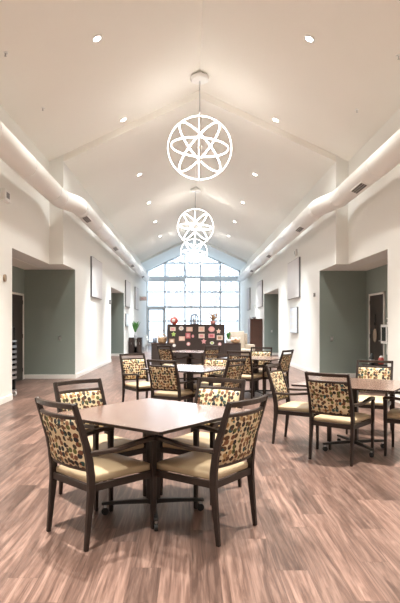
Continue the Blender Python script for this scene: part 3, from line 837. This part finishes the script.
t = empty('potted_plant', (at(228.7, 0)[0], DY + .22, z), 0, 'small green potted plant on the right wing of the divider', 'plant')
MB().lathe([(.06, 0), (.08, .02), (.095, .13), (.085, .13)], seg=18).build('pot', M_white, t, smooth=True)
fronds(t, 46, .28, .1, M_leaf, 8, w=.022, top=.38)
t = empty('flower_basket', (at(236.3, 0)[0], DY + .18, z), 0, 'low basket of pink and beige flowers beside the green potted plant', 'flower basket')
MB().lathe([(.10, 0), (.15, .03), (.15, .09)], seg=18).build('basket', M_basket, t)
for nm, mm, sd in (('pink_blossoms', M_ppeach, 11), ('beige_blossoms', M_pcream, 12)):
    b = MB(); rnd = random.Random(sd)
    for k in range(9): b.ball((rnd.uniform(-.13, .13), rnd.uniform(-.1, .1), rnd.uniform(.09, .17)), .04, .04, .035, 8, 6)
    b.build(nm, mm, t, smooth=True)

# cream wing armchair beyond the divider
t = empty('armchair', (1.99, 20.4, 0), R(205), 'cream upholstered armchair behind the right wing of the divider', 'armchair')
MB().box(-.32, .32, -.32, .34, .30, .46).build('seat', M_cream, t, bevel=.05, bseg=3, smooth=True)
MB().sweep([(0, -.30, .28), (0, -.36, .75), (0, -.42, 1.14)], (1, 0, 0), [.34, .36, .33], [.09, .08, .06]).build('backrest', M_cream, t, bevel=.04, bseg=3, smooth=True)
for sx in (-1, 1):
    MB().box(sx * .30, sx * .42, -.34, .32, .12, .64).build('armrest', M_cream, t, bevel=.05, bseg=3, smooth=True)
    MB().box(sx * .30, sx * .38, -.40, -.18, .62, 1.05).build('wing', M_cream, t, bevel=.035, bseg=3, smooth=True)
    for sy in (-.28, .26): MB().box(sx * .34 - .025, sx * .34 + .025, sy - .025, sy + .025, 0, .14).build('leg', M_dark, t)
MB().box(-.33, .33, -.34, .32, .14, .32).build('base', M_cream, t, bevel=.02)

# tall walnut cabinet by the right wall
t = empty('tall_cabinet', (RF - .30, 25.2, 0), 0, 'tall brown wooden cabinet standing against the right wall', 'cabinet')
MB().box(-.28, .285, -.45, .45, .06, 1.64).build('body', M_cab, t, bevel=.006)
MB().box(-.30, .285, -.47, .47, 1.64, 1.67).build('cornice', M_cab, t)
MB().box(-.26, .27, -.43, .43, 0, .06).build('plinth', M_board, t)
for sy in (-1, 1):
    d_ = MB().box(-.295, -.28, sy * .005, sy * .435, .08, 1.62).build('door', M_cab, t, bevel=.004)
    MB().tube([(-.305, sy * .05, .80), (-.305, sy * .05, .95)], .008, 8).build('handle', M_steel, d_)
t = empty('ornament_bowl', (RF - .36, 25.05, 1.67), 0, 'small grey bowl on top of the tall brown cabinet', 'bowl')
MB().lathe([(.04, 0), (.05, .01), (.12, .08), (.11, .085)], seg=18).build('body', M_grey, t, smooth=True)
MB().lathe([(.05, -.001), (.05, .006)], seg=18).build('foot_ring', M_rubber, t)
t = empty('ornament_bird', (RF - .56, 24.95, 1.67), 0, 'small pale ornament on the room-side edge of the tall cabinet', 'ornament')
MB().ball((0, 0, .06), .05, .08, .055).build('body', M_white, t, smooth=True)
MB().ball((0, -.08, .12), .03, .035, .03).build('head', M_white, t, smooth=True)

# console with plant by the left wall, walking frame, exit sign
t = empty('console_cabinet', (-2.60, 25.5, 0), 0, 'dark low console with open middle niche by the left wall', 'console')
MB().box(-.32, -.08, -.22, .22, .05, .78).build('left_cupboard', M_board, t, bevel=.005)
MB().box(.08, .30, -.22, .22, .05, .78).build('right_cupboard', M_board, t, bevel=.005)
MB().box(-.08, .08, -.20, .22, .30, .33).box(-.08, .08, .19, .22, .05, .72).build('niche_shelf', M_board, t)
MB().box(-.33, .31, -.23, .23, .0, .05).build('plinth', M_board, t)
for sx, x0 in ((-1, -.2), (1, .19)):
    MB().tube([(x0, -.235, .45), (x0, -.235, .55)], .008, 8).build('handle', M_steel, t)
t = empty('vase', (-2.60, 25.42, .33), 0, 'tall pale vase in the niche of the dark console', 'vase')
MB().lathe([(.04, 0), (.06, .04), (.065, .20), (.03, .30), (.04, .36)], seg=16).build('body', M_pwhite, t, smooth=True)
MB().lathe([(.043, .358), (.043, .37)], seg=16).build('rim', M_blueg, t)
t = empty('potted_palm', (-2.62, 25.42, .78), 0, 'green leafy plant in a pale vase on the dark console', 'plant')
MB().lathe([(.05, 0), (.07, .03), (.05, .16), (.035, .24), (.045, .26)], seg=16).build('pot', M_pane, t, smooth=True)
fronds(t, 90, .62, .2, M_leaf, 21, droop=.5, w=.03, top=.42)
t = empty('walking_frame', (-2.0, 27.2, 0), R(20), 'white tubular walking frame standing between console and exit door', 'walking frame')
for sx in (-1, 1):
    MB().tube([(sx * .27, -.22, 0), (sx * .25, -.18, .74), (sx * .25, -.12, .82), (sx * .25, .12, .82), (sx * .25, .18, .74), (sx * .27, .24, 0)], .016, 8).build('side_frame', M_white, t)
    MB().tube([(sx * .255, -.195, .45), (sx * .255, .20, .45)], .012, 8).build('side_brace', M_white, t)
    MB().tube([(sx * .25, -.12, .835), (sx * .25, .06, .835)], .022, 8).build('hand_grip', M_grey, t)
MB().tube([(-.25, .19, .62), (.25, .19, .62)], .013, 8).tube([(-.255, .20, .40), (.255, .20, .40)], .013, 8).build('cross_bar', M_white, t)
t = empty('exit_sign', (LF, 31.2, 2.80), 0, 'small red and white exit sign on the left wall by the window', 'exit sign')
MB().box(0, .02, -.05, .05, -.02, .30).build('bracket', M_white, t)
MB().box(.02, .40, -.03, .03, 0, .26).build('housing', M_white, t, bevel=.006)
M_exit = mat('exit_letters', (.62, .10, .10), .5, noise=(10, .05))
m = MB()
def stroke(x0, x1, z0, z1): m.box(x0, x1, -.036, -.030, z0, z1)
stroke(.06, .075, .06, .20)
for z in (.06, .1225, .185): stroke(.06, .12, z, z + .015)
m.sweep([(.14, -.033, .06), (.205, -.033, .20)], (0, 1, 0), .003, .008); m.sweep([(.205, -.033, .06), (.14, -.033, .20)], (0, 1, 0), .003, .008)
stroke(.232, .247, .06, .20)
stroke(.275, .355, .185, .20); stroke(.307, .323, .06, .185)
m.build('lettering', M_exit, t)

# ------------------------------------------------------------------ light
w = bpy.data.worlds.new('sky'); S.world = w; w.use_nodes = True
bg = w.node_tree.nodes['Background']; bg.inputs['Color'].default_value = (.80, .90, 1.0, 1); bg.inputs['Strength'].default_value = 2.5
pl = bpy.data.lights.new('window_portal', 'AREA'); pl.shape = 'RECTANGLE'; pl.size = 6.4; pl.size_y = 6.6; pl.cycles.is_portal = True
po = bpy.data.objects.new('window_portal', pl); COL.objects.link(po); po.location = (RX, EY + .12, 3.3); po.rotation_euler = (-PI / 2, 0, 0)

S.view_settings.view_transform = 'Standard'; S.view_settings.look = 'None'; S.view_settings.gamma = 1; S.view_settings.use_curve_mapping = False
S.view_settings.exposure = 0.58
S.cycles.use_denoising = True
S.cycles.max_bounces = 10; S.cycles.diffuse_bounces = 6; S.cycles.sample_clamp_indirect = 6
